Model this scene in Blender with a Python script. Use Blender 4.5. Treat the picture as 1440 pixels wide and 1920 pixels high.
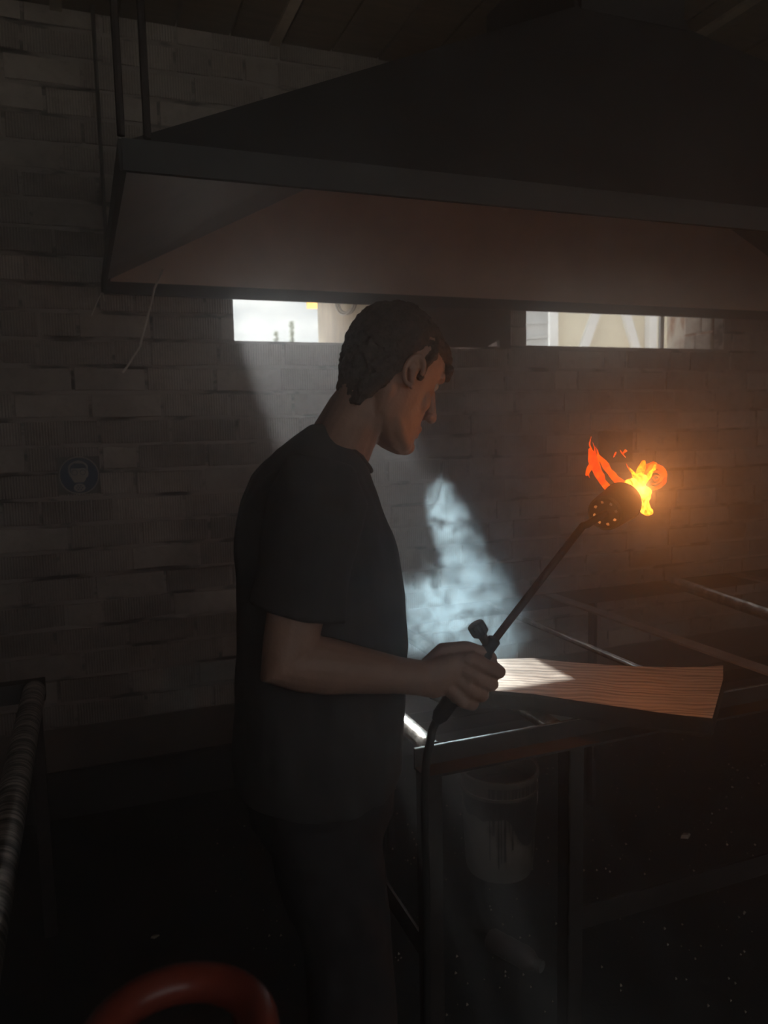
import bpy, bmesh, math, random
from mathutils import Vector, Matrix, noise
random.seed(7)
PI = math.pi
SC = bpy.context.scene
COL = SC.collection
for o in list(bpy.data.objects): bpy.data.objects.remove(o)

# ------------------------------------------------------------------ camera
PSI, PITCH, ROLL, EYE = math.radians(21.0), math.radians(6.3), math.radians(1.2), 1.48
FWD = Vector((math.sin(PSI)*math.cos(PITCH), math.cos(PSI)*math.cos(PITCH), -math.sin(PITCH)))
R0 = Vector((math.cos(PSI), -math.sin(PSI), 0)); U0 = R0.cross(FWD)
RT = R0*math.cos(ROLL) - U0*math.sin(ROLL); UP = RT.cross(FWD)
cam = bpy.data.objects.new('camera', bpy.data.cameras.new('camera')); COL.objects.link(cam)
cam.matrix_world = Matrix(((RT.x, UP.x, -FWD.x, 0), (RT.y, UP.y, -FWD.y, 0), (RT.z, UP.z, -FWD.z, EYE), (0, 0, 0, 1)))
cam.data.sensor_fit = 'VERTICAL'; cam.data.sensor_height = 36; cam.data.lens = 27.0
cam.data.clip_start = 0.02; cam.data.clip_end = 400
cam.data.dof.use_dof = True; cam.data.dof.focus_distance = 1.7; cam.data.dof.aperture_fstop = 4.0
SC.camera = cam

# ------------------------------------------------------------------ view / cycles
vs = SC.view_settings
vs.view_transform = 'Standard'; vs.look = 'None'; vs.gamma = 1.0; vs.use_curve_mapping = False
vs.exposure = 0.92
cy = SC.cycles
cy.use_denoising = True; cy.denoising_input_passes = 'RGB_ALBEDO_NORMAL'; cy.use_light_tree = False
cy.max_bounces = 10; cy.diffuse_bounces = 5; cy.glossy_bounces = 3; cy.transmission_bounces = 6
cy.volume_bounces = 3; cy.transparent_max_bounces = 16
cy.sample_clamp_indirect = 4.0; cy.sample_clamp_direct = 0
cy.caustics_reflective = False; cy.caustics_refractive = False
cy.volume_step_rate = 0.35; cy.volume_max_steps = 160

# ------------------------------------------------------------------ sky and sun
W = bpy.data.worlds.new('sky'); SC.world = W; W.use_nodes = True
nt = W.node_tree; nt.nodes.clear()
def N(t, ty, **kw):
    n = t.nodes.new(ty)
    for k, v in kw.items():
        if k in n.inputs.keys(): n.inputs[k].default_value = v
        else: setattr(n, k, v)
    return n
tc = N(nt, 'ShaderNodeTexCoord')
mp = N(nt, 'ShaderNodeMapping'); mp.inputs['Scale'].default_value = (1, 1, 2.6)
nz = N(nt, 'ShaderNodeTexNoise', Scale=7.0, Detail=7.0, Roughness=0.6)
rp = N(nt, 'ShaderNodeValToRGB')
rp.color_ramp.elements[0].position = 0.36; rp.color_ramp.elements[0].color = (0.56, 0.60, 0.63, 1)
rp.color_ramp.elements[1].position = 0.62; rp.color_ramp.elements[1].color = (1.0, 1.0, 0.98, 1)
bg = N(nt, 'ShaderNodeBackground', Strength=0.74)
wo = N(nt, 'ShaderNodeOutputWorld')
nt.links.new(tc.outputs['Generated'], mp.inputs['Vector']); nt.links.new(mp.outputs[0], nz.inputs['Vector'])
nt.links.new(nz.outputs['Fac'], rp.inputs['Fac']); nt.links.new(rp.outputs[0], bg.inputs['Color'])
nt.links.new(bg.outputs[0], wo.inputs['Surface'])

sun = bpy.data.objects.new('sun', bpy.data.lights.new('sun', 'SUN')); COL.objects.link(sun)
SUN_DIR = Vector((-0.018, -1.0, -0.667)).normalized()
sun.rotation_euler = SUN_DIR.to_track_quat('-Z', 'Y').to_euler()
sun.location = (2, 12, 9)
sun.data.energy = 18.5; sun.data.angle = math.radians(0.55); sun.data.color = (1.0, 0.97, 0.93)

FLAME_POWER = 5.6
HAZE = 0.13

# ------------------------------------------------------------------ mesh helpers
class MB:
    def __init__(s): s.v = []; s.f = []
    def add(s, vs_, fs):
        b = len(s.v); s.v += [Vector(p) for p in vs_]; s.f += [[i+b for i in f] for f in fs]; return s
    def box(s, lo, hi):
        x0, y0, z0 = lo; x1, y1, z1 = hi
        return s.add([(x0,y0,z0),(x1,y0,z0),(x1,y1,z0),(x0,y1,z0),(x0,y0,z1),(x1,y0,z1),(x1,y1,z1),(x0,y1,z1)],
                     [(3,2,1,0),(4,5,6,7),(0,1,5,4),(1,2,6,5),(2,3,7,6),(3,0,4,7)])
    def bar(s, a, b, wd, th, upv=(0,0,1)):
        a, b = Vector(a), Vector(b); d = (b-a).normalized(); u = Vector(upv)
        sx = d.cross(u)
        if sx.length < 1e-4: sx = d.cross(Vector((1,0,0)))
        sx.normalize(); sy = sx.cross(d).normalized(); sx = sx*wd/2; sy = sy*th/2
        return s.add([a-sx-sy,a+sx-sy,a+sx+sy,a-sx+sy,b-sx-sy,b+sx-sy,b+sx+sy,b-sx+sy],
                     [(3,2,1,0),(4,5,6,7),(0,1,5,4),(1,2,6,5),(2,3,7,6),(3,0,4,7)])
    def loft(s, rings, cap=True, closed=False):
        n = len(rings[0]); b = len(s.v)
        for r in rings: s.v += [Vector(p) for p in r]
        m = len(rings)
        for i in range(m if closed else m-1):
            j = (i+1) % m
            for k in range(n):
                s.f.append([b+i*n+k, b+i*n+(k+1)%n, b+j*n+(k+1)%n, b+j*n+k])
        if cap and not closed:
            s.f.append([b+k for k in range(n)][::-1]); s.f.append([b+(m-1)*n+k for k in range(n)])
        return s
    def tube(s, pts, rad, seg=12, cap=True, closed=False):
        pts = [Vector(p) for p in pts]; n = len(pts)
        rad = rad if isinstance(rad, (list, tuple)) else [rad]*n
        rings = []; prev = None
        for i, p in enumerate(pts):
            if closed: t = pts[(i+1)%n]-pts[i-1]
            else: t = pts[min(i+1,n-1)]-pts[max(i-1,0)]
            t.normalize()
            if prev is None:
                a = t.cross(Vector((0,0,1)))
                if a.length < 1e-3: a = t.cross(Vector((1,0,0)))
            else: a = prev - t*prev.dot(t)
            a.normalize(); prev = a; b_ = t.cross(a)
            rings.append([p+(a*math.cos(2*PI*k/seg)+b_*math.sin(2*PI*k/seg))*rad[i] for k in range(seg)])
        return s.loft(rings, cap, closed)
    def caps(s, pts, rad, seg=12):
        """a tube with rounded ends"""
        pts = [Vector(p) for p in pts]; rad = rad if isinstance(rad, (list, tuple)) else [rad]*len(pts)
        d0 = (pts[0]-pts[1]).normalized(); d1 = (pts[-1]-pts[-2]).normalized(); r0, r1 = rad[0], rad[-1]
        P = [pts[0]+d0*r0*.97, pts[0]+d0*r0*.7] + pts + [pts[-1]+d1*r1*.7, pts[-1]+d1*r1*.97]
        Rr = [r0*.25, r0*.72] + list(rad) + [r1*.72, r1*.25]
        return s.tube(P, Rr, seg)
    def lathe(s, prof, seg=24, M=None, cap=True):
        M = M or Matrix()
        rings = [[M @ Vector((r*math.cos(2*PI*k/seg), r*math.sin(2*PI*k/seg), z)) for k in range(seg)] for r, z in prof]
        return s.loft(rings, cap)
    def prism(s, poly, o, ux, uy, nrm, th):
        o, ux, uy, nrm = Vector(o), Vector(ux), Vector(uy), Vector(nrm); n = len(poly)
        a = [o+ux*p[0]+uy*p[1] for p in poly]; c = [p+nrm*th for p in a]
        return s.add(a+c, [list(range(n))[::-1], list(range(n, 2*n))] + [[i, (i+1)%n, n+(i+1)%n, n+i] for i in range(n)])
    def ball(s, c, r, seg=12, M=None):
        c = Vector(c); r = Vector(r if isinstance(r, (tuple, list, Vector)) else (r, r, r)); M = M or Matrix.Identity(3)
        rings = []
        k = seg//2
        for i in range(k+1):
            t = -PI/2 + PI*(i+.0)/k; t = max(min(t, PI/2-.06), -PI/2+.06)
            rings.append([c + M @ Vector((r.x*math.cos(t)*math.cos(2*PI*j/seg), r.y*math.cos(t)*math.sin(2*PI*j/seg), r.z*math.sin(t))) for j in range(seg)])
        return s.loft(rings)
    def mesh(s, name='mesh', off=Vector((0,0,0))):
        me = bpy.data.meshes.new(name)
        me.from_pydata([tuple(p-off) for p in s.v], [], s.f)
        bm = bmesh.new(); bm.from_mesh(me); bmesh.ops.recalc_face_normals(bm, faces=bm.faces); bm.to_mesh(bm_target(me, bm)); bm.free()
        return me
def bm_target(me, bm): return me

def wpos(o):
    v = Vector((0,0,0))
    while o is not None: v += o.location; o = o.parent
    return v
def obj(name, mb, mat, parent=None, smooth=False, bevel=0.0, label=None):
    me = mb if isinstance(mb, bpy.types.Mesh) else mb.mesh(name, wpos(parent) if parent and not parent.get('_local') else Vector((0,0,0)))
    if bevel > 0:
        bm = bmesh.new(); bm.from_mesh(me)
        ed = [e for e in bm.edges if len(e.link_faces) == 2 and e.calc_face_angle(0) > 0.6]
        bmesh.ops.bevel(bm, geom=ed, offset=bevel, segments=2, affect='EDGES', profile=0.6); bm.to_mesh(me); bm.free()
    if mat: me.materials.clear(); me.materials.append(mat)
    if smooth:
        me.shade_smooth()
        me.set_sharp_from_angle(angle=math.radians(42 if smooth is True else smooth))
    o = bpy.data.objects.new(name, me); COL.objects.link(o)
    if parent: o.parent = parent
    if label: o['label'] = label
    return o
def tag(o, label, cat, group=None):
    o['label'] = label; o['category'] = cat
    if group: o['group'] = group
    return o
def thing(name, label, cat, loc=(0,0,0), group=None):
    o = bpy.data.objects.new(name, None); COL.objects.link(o); o.location = loc; o.empty_display_size = .1
    return tag(o, label, cat, group)
def struct(name, mb, mat, **k):
    o = obj(name, mb, mat, **k); o['kind'] = 'structure'; return o
def remesh(mb, voxel, smooth=3, fac=0.5):
    me = mb.mesh('tmp'); ob = bpy.data.objects.new('tmp', me); COL.objects.link(ob)
    m = ob.modifiers.new('r', 'REMESH'); m.mode = 'VOXEL'; m.voxel_size = voxel
    if smooth:
        k = ob.modifiers.new('s', 'SMOOTH'); k.factor = fac; k.iterations = smooth
    dg = bpy.context.evaluated_depsgraph_get()
    out = bpy.data.meshes.new_from_object(ob.evaluated_get(dg))
    bpy.data.objects.remove(ob); bpy.data.meshes.remove(me)
    return out

# ------------------------------------------------------------------ materials
def mat(name, col, rough=0.8, metal=0.0, var=0.25, scale=6.0, bump=0.0, bscale=40.0, col2=None, spec=0.5, stretch=(1,1,1), detail=6.0, coord='Position', ramp=(0.35, 0.7)):
    m = bpy.data.materials.new(name); m.use_nodes = True; t = m.node_tree; t.nodes.clear()
    out = N(t, 'ShaderNodeOutputMaterial'); b = N(t, 'ShaderNodeBsdfPrincipled', Roughness=rough, Metallic=metal)
    b.inputs['Specular IOR Level'].default_value = spec
    if coord == 'Position': g = N(t, 'ShaderNodeNewGeometry'); src = g.outputs['Position']
    else: g = N(t, 'ShaderNodeTexCoord'); src = g.outputs['Object']
    mp = N(t, 'ShaderNodeMapping'); mp.inputs['Scale'].default_value = stretch
    t.links.new(src, mp.inputs['Vector'])
    nz = N(t, 'ShaderNodeTexNoise', Scale=scale, Detail=detail, Roughness=0.62)
    t.links.new(mp.outputs[0], nz.inputs['Vector'])
    r = N(t, 'ShaderNodeValToRGB')
    c2 = col2 or tuple(c*(1-var) for c in col)
    r.color_ramp.elements[0].position, r.color_ramp.elements[1].position = ramp
    r.color_ramp.elements[0].color = (*c2, 1); r.color_ramp.elements[1].color = (*col, 1)
    t.links.new(nz.outputs['Fac'], r.inputs['Fac']); t.links.new(r.outputs[0], b.inputs['Base Color'])
    if bump:
        n2 = N(t, 'ShaderNodeTexNoise', Scale=bscale, Detail=5.0); t.links.new(mp.outputs[0], n2.inputs['Vector'])
        bp = N(t, 'ShaderNodeBump', Strength=bump, Distance=0.004); t.links.new(n2.outputs['Fac'], bp.inputs['Height'])
        t.links.new(bp.outputs[0], b.inputs['Normal'])
    t.links.new(b.outputs[0], out.inputs['Surface'])
    m['_b'] = b.name
    return m
def emis(name, col, strength):
    m = bpy.data.materials.new(name); m.use_nodes = True; t = m.node_tree; t.nodes.clear()
    out = N(t, 'ShaderNodeOutputMaterial'); e = N(t, 'ShaderNodeEmission', Strength=strength); e.inputs['Color'].default_value = (*col, 1)
    t.links.new(e.outputs[0], out.inputs['Surface']); return m

def brick_mat():
    m = bpy.data.materials.new('painted_ribbed_brick'); m.use_nodes = True; t = m.node_tree; t.nodes.clear(); L = t.links.new
    out = N(t, 'ShaderNodeOutputMaterial'); b = N(t, 'ShaderNodeBsdfPrincipled', Roughness=0.85)
    b.inputs['Specular IOR Level'].default_value = 0.25
    g = N(t, 'ShaderNodeNewGeometry'); oi = N(t, 'ShaderNodeObjectInfo')
    rn = N(t, 'ShaderNodeMath', operation='ADD'); L(g.outputs['Random Per Island'], rn.inputs[0]); L(oi.outputs['Random'], rn.inputs[1])
    fr = N(t, 'ShaderNodeMath', operation='FRACT'); L(rn.outputs[0], fr.inputs[0])
    sx = N(t, 'ShaderNodeSeparateXYZ'); L(g.outputs['Position'], sx.inputs[0])
    # paint colour with soot stains
    n1 = N(t, 'ShaderNodeTexNoise', Scale=1.7, Detail=8.0, Roughness=0.65); L(g.outputs['Position'], n1.inputs['Vector'])
    r1 = N(t, 'ShaderNodeValToRGB'); r1.color_ramp.elements[0].position = 0.33; r1.color_ramp.elements[1].position = 0.58
    r1.color_ramp.elements[0].color = (0.20, 0.172, 0.158, 1); r1.color_ramp.elements[1].color = (0.47, 0.412, 0.375, 1)
    L(n1.outputs['Fac'], r1.inputs['Fac'])
    n2 = N(t, 'ShaderNodeTexNoise', Scale=22.0, Detail=8.0, Roughness=0.7); L(g.outputs['Position'], n2.inputs['Vector'])
    r2 = N(t, 'ShaderNodeValToRGB'); r2.color_ramp.elements[0].position = 0.28; r2.color_ramp.elements[1].position = 0.5
    r2.color_ramp.elements[0].color = (0.35, 0.3, 0.28, 1); r2.color_ramp.elements[1].color = (1, 1, 1, 1); L(n2.outputs['Fac'], r2.inputs['Fac'])
    mx = N(t, 'ShaderNodeMix', data_type='RGBA', blend_type='MULTIPLY'); mx.inputs[0].default_value = 0.55
    L(r1.outputs[0], mx.inputs[6]); L(r2.outputs[0], mx.inputs[7])
    hv = N(t, 'ShaderNodeMapRange'); hv.inputs['To Min'].default_value = 0.78; hv.inputs['To Max'].default_value = 1.15; L(fr.outputs[0], hv.inputs['Value'])
    vm = N(t, 'ShaderNodeVectorMath', operation='SCALE'); L(mx.outputs[2], vm.inputs[0]); L(hv.outputs[0], vm.inputs['Scale'])
    # vertical ribs, missing on some bricks
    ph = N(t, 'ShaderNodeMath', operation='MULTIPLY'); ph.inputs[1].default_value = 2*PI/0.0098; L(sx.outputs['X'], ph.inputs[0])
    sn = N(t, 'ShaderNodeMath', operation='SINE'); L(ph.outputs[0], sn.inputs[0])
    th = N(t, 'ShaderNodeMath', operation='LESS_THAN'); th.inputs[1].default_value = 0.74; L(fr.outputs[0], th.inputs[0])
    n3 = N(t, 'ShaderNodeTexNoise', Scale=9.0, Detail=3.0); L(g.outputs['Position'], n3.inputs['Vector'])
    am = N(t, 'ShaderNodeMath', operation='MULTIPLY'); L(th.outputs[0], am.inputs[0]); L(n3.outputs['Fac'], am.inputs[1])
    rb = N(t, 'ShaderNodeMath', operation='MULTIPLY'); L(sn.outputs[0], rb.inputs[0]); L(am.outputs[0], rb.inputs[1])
    sm = N(t, 'ShaderNodeMath', operation='MULTIPLY_ADD'); sm.inputs[1].default_value = 1.6; L(n2.outputs['Fac'], sm.inputs[0]); L(rb.outputs[0], sm.inputs[2])
    gr = N(t, 'ShaderNodeMapRange'); gr.inputs['From Min'].default_value = -.5; gr.inputs['From Max'].default_value = .3; gr.inputs['To Min'].default_value = .66; L(rb.outputs[0], gr.inputs['Value'])  # groove shading of the ribs painted into the base colour
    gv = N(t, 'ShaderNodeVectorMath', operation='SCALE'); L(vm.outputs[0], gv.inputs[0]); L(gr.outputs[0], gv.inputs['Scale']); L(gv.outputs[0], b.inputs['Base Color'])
    bp = N(t, 'ShaderNodeBump', Strength=1.0, Distance=0.0022); L(sm.outputs[0], bp.inputs['Height']); L(bp.outputs[0], b.inputs['Normal'])
    L(b.outputs[0], out.inputs['Surface'])
    return m
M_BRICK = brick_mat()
M_MORTAR = mat('painted_mortar', (0.31, 0.27, 0.25), 0.95, scale=11, bump=0.8, bscale=30, col2=(0.05, 0.04, 0.037), ramp=(0.41, 0.50), stretch=(.45, 1, 1.6))
M_PLINTH = mat('plinth_plaster', (0.15, 0.115, 0.10), 0.9, var=0.5, scale=5, bump=0.4)
M_SKIRT = mat('sooty_plinth', (0.045, 0.04, 0.04), 0.9, var=0.5, scale=5, bump=0.4)
M_FLOOR = mat('sooty_concrete', (0.026, 0.025, 0.026), 0.75, var=0.6, scale=4, bump=0.6, bscale=90)
M_PLASTER = mat('dirty_plaster', (0.16, 0.14, 0.125), 0.95, var=0.4, scale=2)
M_CEIL = mat('ceiling_board', (0.21, 0.155, 0.10), 0.9, var=0.45, scale=5, stretch=(1, 8, 1))
M_BATTEN = mat('pale_batten', (0.55, 0.45, 0.34), 0.9, var=0.3, scale=9)
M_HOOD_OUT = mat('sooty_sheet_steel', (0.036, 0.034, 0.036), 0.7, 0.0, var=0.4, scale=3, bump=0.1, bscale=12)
M_HOOD_SIDE = mat('veil_grey_sheet_steel', (0.26, 0.27, 0.27), 0.65, 0.0, var=0.3, scale=2.5, bump=0.1, bscale=9)  # veil of light over the left panel put into this grey
M_HOOD_IN = mat('flame_lit_sheet_steel', (0.78, 0.62, 0.54), 0.62, 0.0, var=0.3, scale=2.5, bump=0.12, bscale=9)  # flame glow on the inner face put into this lighter brown
M_STEEL = mat('worn_dark_steel', (0.060, 0.048, 0.046), 0.55, 0.4, var=0.5, scale=14, bump=0.3, bscale=60)
M_ROLLER = mat('scuffed_roller_steel', (0.85, 0.82, 0.78), 0.27, 0.95, var=0.55, scale=26, bump=0.35, bscale=80, ramp=(0.4, 0.6))
M_FLATBAR = mat('grey_flat_bar', (0.30, 0.27, 0.26), 0.6, 0.2, var=0.35, scale=16, bump=0.3)
M_TORCH = mat('burnt_torch_steel', (0.040, 0.020, 0.014), 0.7, 0.0, var=0.4, scale=30, bump=0.15, bscale=120, spec=0.25)
M_RUBBER = mat('black_rubber', (0.015, 0.015, 0.016), 0.6, var=0.3)
M_SKIN = mat('skin', (0.38, 0.21, 0.155), 0.55, var=0.2, scale=18, bump=0.25, bscale=160)
M_HAIR = mat('short_brown_hair', (0.080, 0.062, 0.054), 0.75, var=0.5, scale=60, bump=0.9, bscale=220)
M_SHIRT = mat('dark_cotton', (0.058, 0.050, 0.050), 0.95, var=0.3, scale=10, bump=0.5, bscale=14)
M_TROUSER = mat('dark_work_cloth', (0.032, 0.026, 0.028), 0.95, var=0.4, scale=8, bump=0.6, bscale=14)
M_SHOE = mat('black_leather', (0.02, 0.018, 0.017), 0.5, var=0.3)
M_EYE = mat('eye_white', (0.42, 0.37, 0.33), 0.3, var=0.1)
M_BUCKET = mat('dirty_white_plastic', (0.19, 0.165, 0.14), 0.6, var=0.5, scale=5, bump=0.1)
M_DRIP = mat('dried_black_drip', (0.02, 0.014, 0.013), 0.5, var=0.3)
M_SOOT = mat('charcoal_heap', (0.030, 0.018, 0.017), 0.95, var=0.6, scale=40, bump=1.0, bscale=60)
M_SIGNPLATE = mat('grimy_sign_plate', (0.11, 0.095, 0.085), 0.6, var=0.3)
M_SIGNBLUE = mat('sign_blue', (0.020, 0.045, 0.11), 0.55, var=0.2)
M_SIGNWHITE = mat('sign_dull_white', (0.40, 0.36, 0.31), 0.6, var=0.2)
M_WIRE = mat('pale_wire', (0.72, 0.68, 0.62), 0.6, var=0.2)
M_PLY = mat('pale_plywood', (0.70, 0.60, 0.46), 0.8, var=0.25, scale=6, stretch=(6, 6, 1.2), bump=0.1)
M_BOARD = mat('dark_board', (0.13, 0.11, 0.10), 0.9, var=0.4, scale=5, bump=0.2)
M_FRAMEW = mat('white_window_frame', (0.85, 0.85, 0.86), 0.5, var=0.1)
M_CREAM = mat('cream_render', (0.80, 0.74, 0.60), 0.9, var=0.14, scale=3, bump=0.2)
M_BLUISH = mat('pale_bluish_render', (0.70, 0.76, 0.80), 0.9, var=0.2, scale=4, bump=0.6, bscale=9)
M_REVEAL = mat('stained_render', (0.80, 0.72, 0.64), 0.9, var=0.65, scale=9, bump=0.6, col2=(0.40, 0.20, 0.12), ramp=(0.38, 0.52), stretch=(1, 1, 0.5))
M_LEAF = mat('leaf_green', (0.34, 0.40, 0.26), 0.8, var=0.5, scale=3)
M_BARK = mat('bark', (0.10, 0.08, 0.06), 0.9)
M_GROUND = mat('yard_ground', (0.33, 0.30, 0.26), 0.95, var=0.3, scale=1)
M_ORANGE = mat('orange_sheet', (0.85, 0.40, 0.06), 0.6, var=0.1)
M_RED = mat('glossy_red_paint', (0.34, 0.066, 0.042), 0.3, var=0.4, scale=9, bump=0.1)
M_CHIP = mat('pale_chip', (0.5, 0.42, 0.33), 0.8)
M_PET = mat('grimy_plastic', (0.10, 0.07, 0.065), 0.35, var=0.4, scale=20)

def wood_mat():
    m = bpy.data.materials.new('oak_grain'); m.use_nodes = True; t = m.node_tree; t.nodes.clear(); L = t.links.new
    out = N(t, 'ShaderNodeOutputMaterial'); b = N(t, 'ShaderNodeBsdfPrincipled', Roughness=0.6)
    b.inputs['Specular IOR Level'].default_value = 0.3
    g = N(t, 'ShaderNodeNewGeometry')
    mp = N(t, 'ShaderNodeMapping'); mp.vector_type = 'TEXTURE'; mp.inputs['Rotation'].default_value = (0, 0, math.radians(-33)); mp.inputs['Scale'].default_value = (1.0, 0.07, 0.3)
    wn = N(t, 'ShaderNodeTexNoise', Scale=6.0, Detail=2.0); L(g.outputs['Position'], wn.inputs['Vector'])
    wv = N(t, 'ShaderNodeVectorMath', operation='SCALE'); wv.inputs['Scale'].default_value = 0.07; L(wn.outputs['Color'], wv.inputs[0])
    wa = N(t, 'ShaderNodeVectorMath', operation='ADD'); L(g.outputs['Position'], wa.inputs[0]); L(wv.outputs[0], wa.inputs[1])
    L(wa.outputs[0], mp.inputs['Vector'])
    w = N(t, 'ShaderNodeTexWave', Scale=1.1, Distortion=7.0, Detail=3.0); w.bands_direction = 'Y'; w.inputs['Detail Scale'].default_value = .7
    L(mp.outputs[0], w.inputs['Vector'])
    n = N(t, 'ShaderNodeTexNoise', Scale=7.0, Detail=9.0, Roughness=0.75); L(mp.outputs[0], n.inputs['Vector'])
    a = N(t, 'ShaderNodeMath', operation='MULTIPLY_ADD'); a.inputs[1].default_value = 0.22; L(w.outputs['Fac'], a.inputs[0]); L(n.outputs['Fac'], a.inputs[2])
    r = N(t, 'ShaderNodeValToRGB'); r.color_ramp.elements[0].position = 0.46; r.color_ramp.elements[1].position = 0.70
    r.color_ramp.elements[0].color = (0.15, 0.125, 0.105, 1); r.color_ramp.elements[1].color = (0.40, 0.345, 0.295, 1)
    L(a.outputs[0], r.inputs['Fac']); L(r.outputs[0], b.inputs['Base Color'])
    bp = N(t, 'ShaderNodeBump', Strength=0.5, Distance=0.003); L(a.outputs[0], bp.inputs['Height']); L(bp.outputs[0], b.inputs['Normal'])
    L(b.outputs[0], out.inputs['Surface']); return m
M_WOOD = wood_mat()
M_BARKEDGE = mat('charred_wood_edge', (0.030, 0.022, 0.018), 0.9, var=0.5, scale=30, bump=0.6)

def glass_mat():
    m = bpy.data.materials.new('window_glass'); m.use_nodes = True; t = m.node_tree; t.nodes.clear()
    out = N(t, 'ShaderNodeOutputMaterial'); tr = N(t, 'ShaderNodeBsdfTransparent'); gl = N(t, 'ShaderNodeBsdfGlossy', Roughness=0.02)
    tr.inputs['Color'].default_value = (0.95, 0.97, 0.97, 1)
    mx = N(t, 'ShaderNodeMixShader'); mx.inputs[0].default_value = 0.05
    t.links.new(tr.outputs[0], mx.inputs[1]); t.links.new(gl.outputs[0], mx.inputs[2]); t.links.new(mx.outputs[0], out.inputs['Surface']); return m
M_GLASS = glass_mat()

# ------------------------------------------------------------------ room shell
XL, XR, YF, YB, ZC = -1.6, 4.6, -2.6, 3.1, 2.97
TH = 0.40
struct('floor', MB().box((XL-.3, YF-.3, -.12), (XR+.3, YB+TH, 0)), M_FLOOR)
ceil = struct('ceiling', MB().box((XL-.3, YF-.3, ZC+.03), (XR+.3, YB+TH, ZC+.2)), M_CEIL)
for i in range(31):
    x = XL + .2*i
    obj('plank', MB().box((x+.004, YF, ZC+.005*random.random()), (x+.196, YB-.01, ZC+.034)), M_CEIL, ceil)
for x in (-.01, .77, 1.55, 2.31, 3.07):
    obj('batten', MB().box((x-.02, YF, ZC-.012), (x+.02, YB-.01, ZC+.004)), M_BATTEN, ceil)
struct('wall_left', MB().box((XL-.3, YF, 0), (XL, YB, ZC+.03)), M_PLASTER)
struct('wall_right', MB().box((XR, YF, 0), (XR+.3, YB, ZC+.03)), M_PLASTER)
# wall behind the camera; its window row is added to light the room
wf = MB(); CW0, CW1 = 1.05, 2.85
wf.box((XL-.3, YF-.3, 0), (XR+.3, YF, CW0)); wf.box((XL-.3, YF-.3, CW1), (XR+.3, YF, ZC+.03))
for k in range(6): wf.box((XL-.3 if k == 0 else XL+.02+1.2*k, YF-.3, CW0), (XL+.22+1.2*k if k < 5 else XR+.3, YF, CW1))
struct('wall_front', wf, M_PLASTER)
for k in range(5):
    x0, x1 = XL+.22+1.2*k, XL+.02+1.2*(k+1)
    t_ = bpy.data.objects.new('window_%d' % (k+3), None); COL.objects.link(t_); t_.location = ((x0+x1)/2, YF-.15, CW0); t_['kind'] = 'structure'
    f_ = MB(); f_.box((x0,YF-.2,CW0),(x1,YF-.16,CW0+.04)); f_.box((x0,YF-.2,CW1-.04),(x1,YF-.16,CW1)); f_.box((x0,YF-.2,CW0),(x0+.04,YF-.16,CW1)); f_.box((x1-.04,YF-.2,CW0),(x1,YF-.16,CW1))
    obj('window_frame', f_, M_FRAMEW, t_); obj('pane', MB().box((x0+.04,YF-.182,CW0+.04),(x1-.04,YF-.178,CW1-.04)), M_GLASS, t_)

# back wall: openings (x0, x1, z0, z1)
OPEN = [(0.57, 1.17, 1.83, 2.36), (1.26, 1.806, 1.83, 2.36), (1.90, 3.06, 1.838, 2.36)]
wb = MB()
xs = [XL-.3] + [v for o in OPEN for v in o[:2]] + [XR+.3]
wb.box((XL-.3, YB-.0035, .36), (XR+.3, YB+TH, 1.83)); wb.box((XL-.3, YB-.0035, 2.36), (XR+.3, YB+TH, ZC+.2))
for i in range(0, len(xs), 2): wb.box((xs[i], YB-.0035, 1.83), (xs[i+1], YB+TH, 2.36))
wall = struct('wall_back', wb, M_MORTAR)
obj('plinth_band', MB().box((XL-.1, YB-.004, .19), (XR+.1, YB+TH, .36)), M_PLINTH, wall)
obj('plinth_base', MB().box((XL-.1, YB-.012, 0), (XR+.1, YB+TH, .19)), M_SKIRT, wall)

def proj(P):
    q = Vector(P)-Vector((0,0,EYE)); z = q.dot(FWD)
    return (720+1440*q.dot(RT)/z, 960-1440*q.dot(UP)/z) if z > .05 else (-9e3, -9e3)
def brick_mesh(Lg, Hh=.0885):
    """brick face with a worn, slightly irregular outline; origin at its centre, on the wall plane"""
    n = []
    hx, hz = Lg/2, Hh/2
    for (sx, sz) in ((-1,-1), (0,-1), (1,-1), (1,1), (0,1), (-1,1)):
        n.append((sx*hx*(1-random.random()*.010) + random.uniform(-.004,.004)*(sx==0), sz*hz - sz*random.random()*.0045))
    fr_ = [(x*.985, -.0075-random.random()*.002, z*.955) for x, z in n]; md = [(x, -.003, z) for x, z in n]; bk = [(x, .02, z) for x, z in n]
    m = MB(); m.loft([bk, md, fr_]); return m
STRETCH = [brick_mesh(.25).mesh('brick_stretcher') for _ in range(7)]
HEADER = [brick_mesh(.12).mesh('brick_header') for _ in range(5)]
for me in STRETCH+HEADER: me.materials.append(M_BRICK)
bl = []
row = 0; z0 = .362
while z0 < ZC-.02:
    zc = z0+.044; x = XL-.05-random.random()*.2 - (.13 if row % 2 else 0)
    while x < XR:
        Lg = .12 if random.random() < .22 else .25
        a, b_ = x, x+Lg
        segs = [(a, b_)]
        for (o0, o1, oz0, oz1) in OPEN:
            if zc+.03 > oz0 and zc-.03 < oz1:
                ns = []
                for s0, s1 in segs:
                    if s1 <= o0 or s0 >= o1: ns.append((s0, s1)); continue
                    if s0 < o0: ns.append((s0, o0))
                    if s1 > o1: ns.append((o1, s1))
                segs = ns
        for s0, s1 in segs:
            if s1-s0 > .03: bl.append((s0, s1, zc))
        x += Lg+.010
    z0 += .098; row += 1
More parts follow.
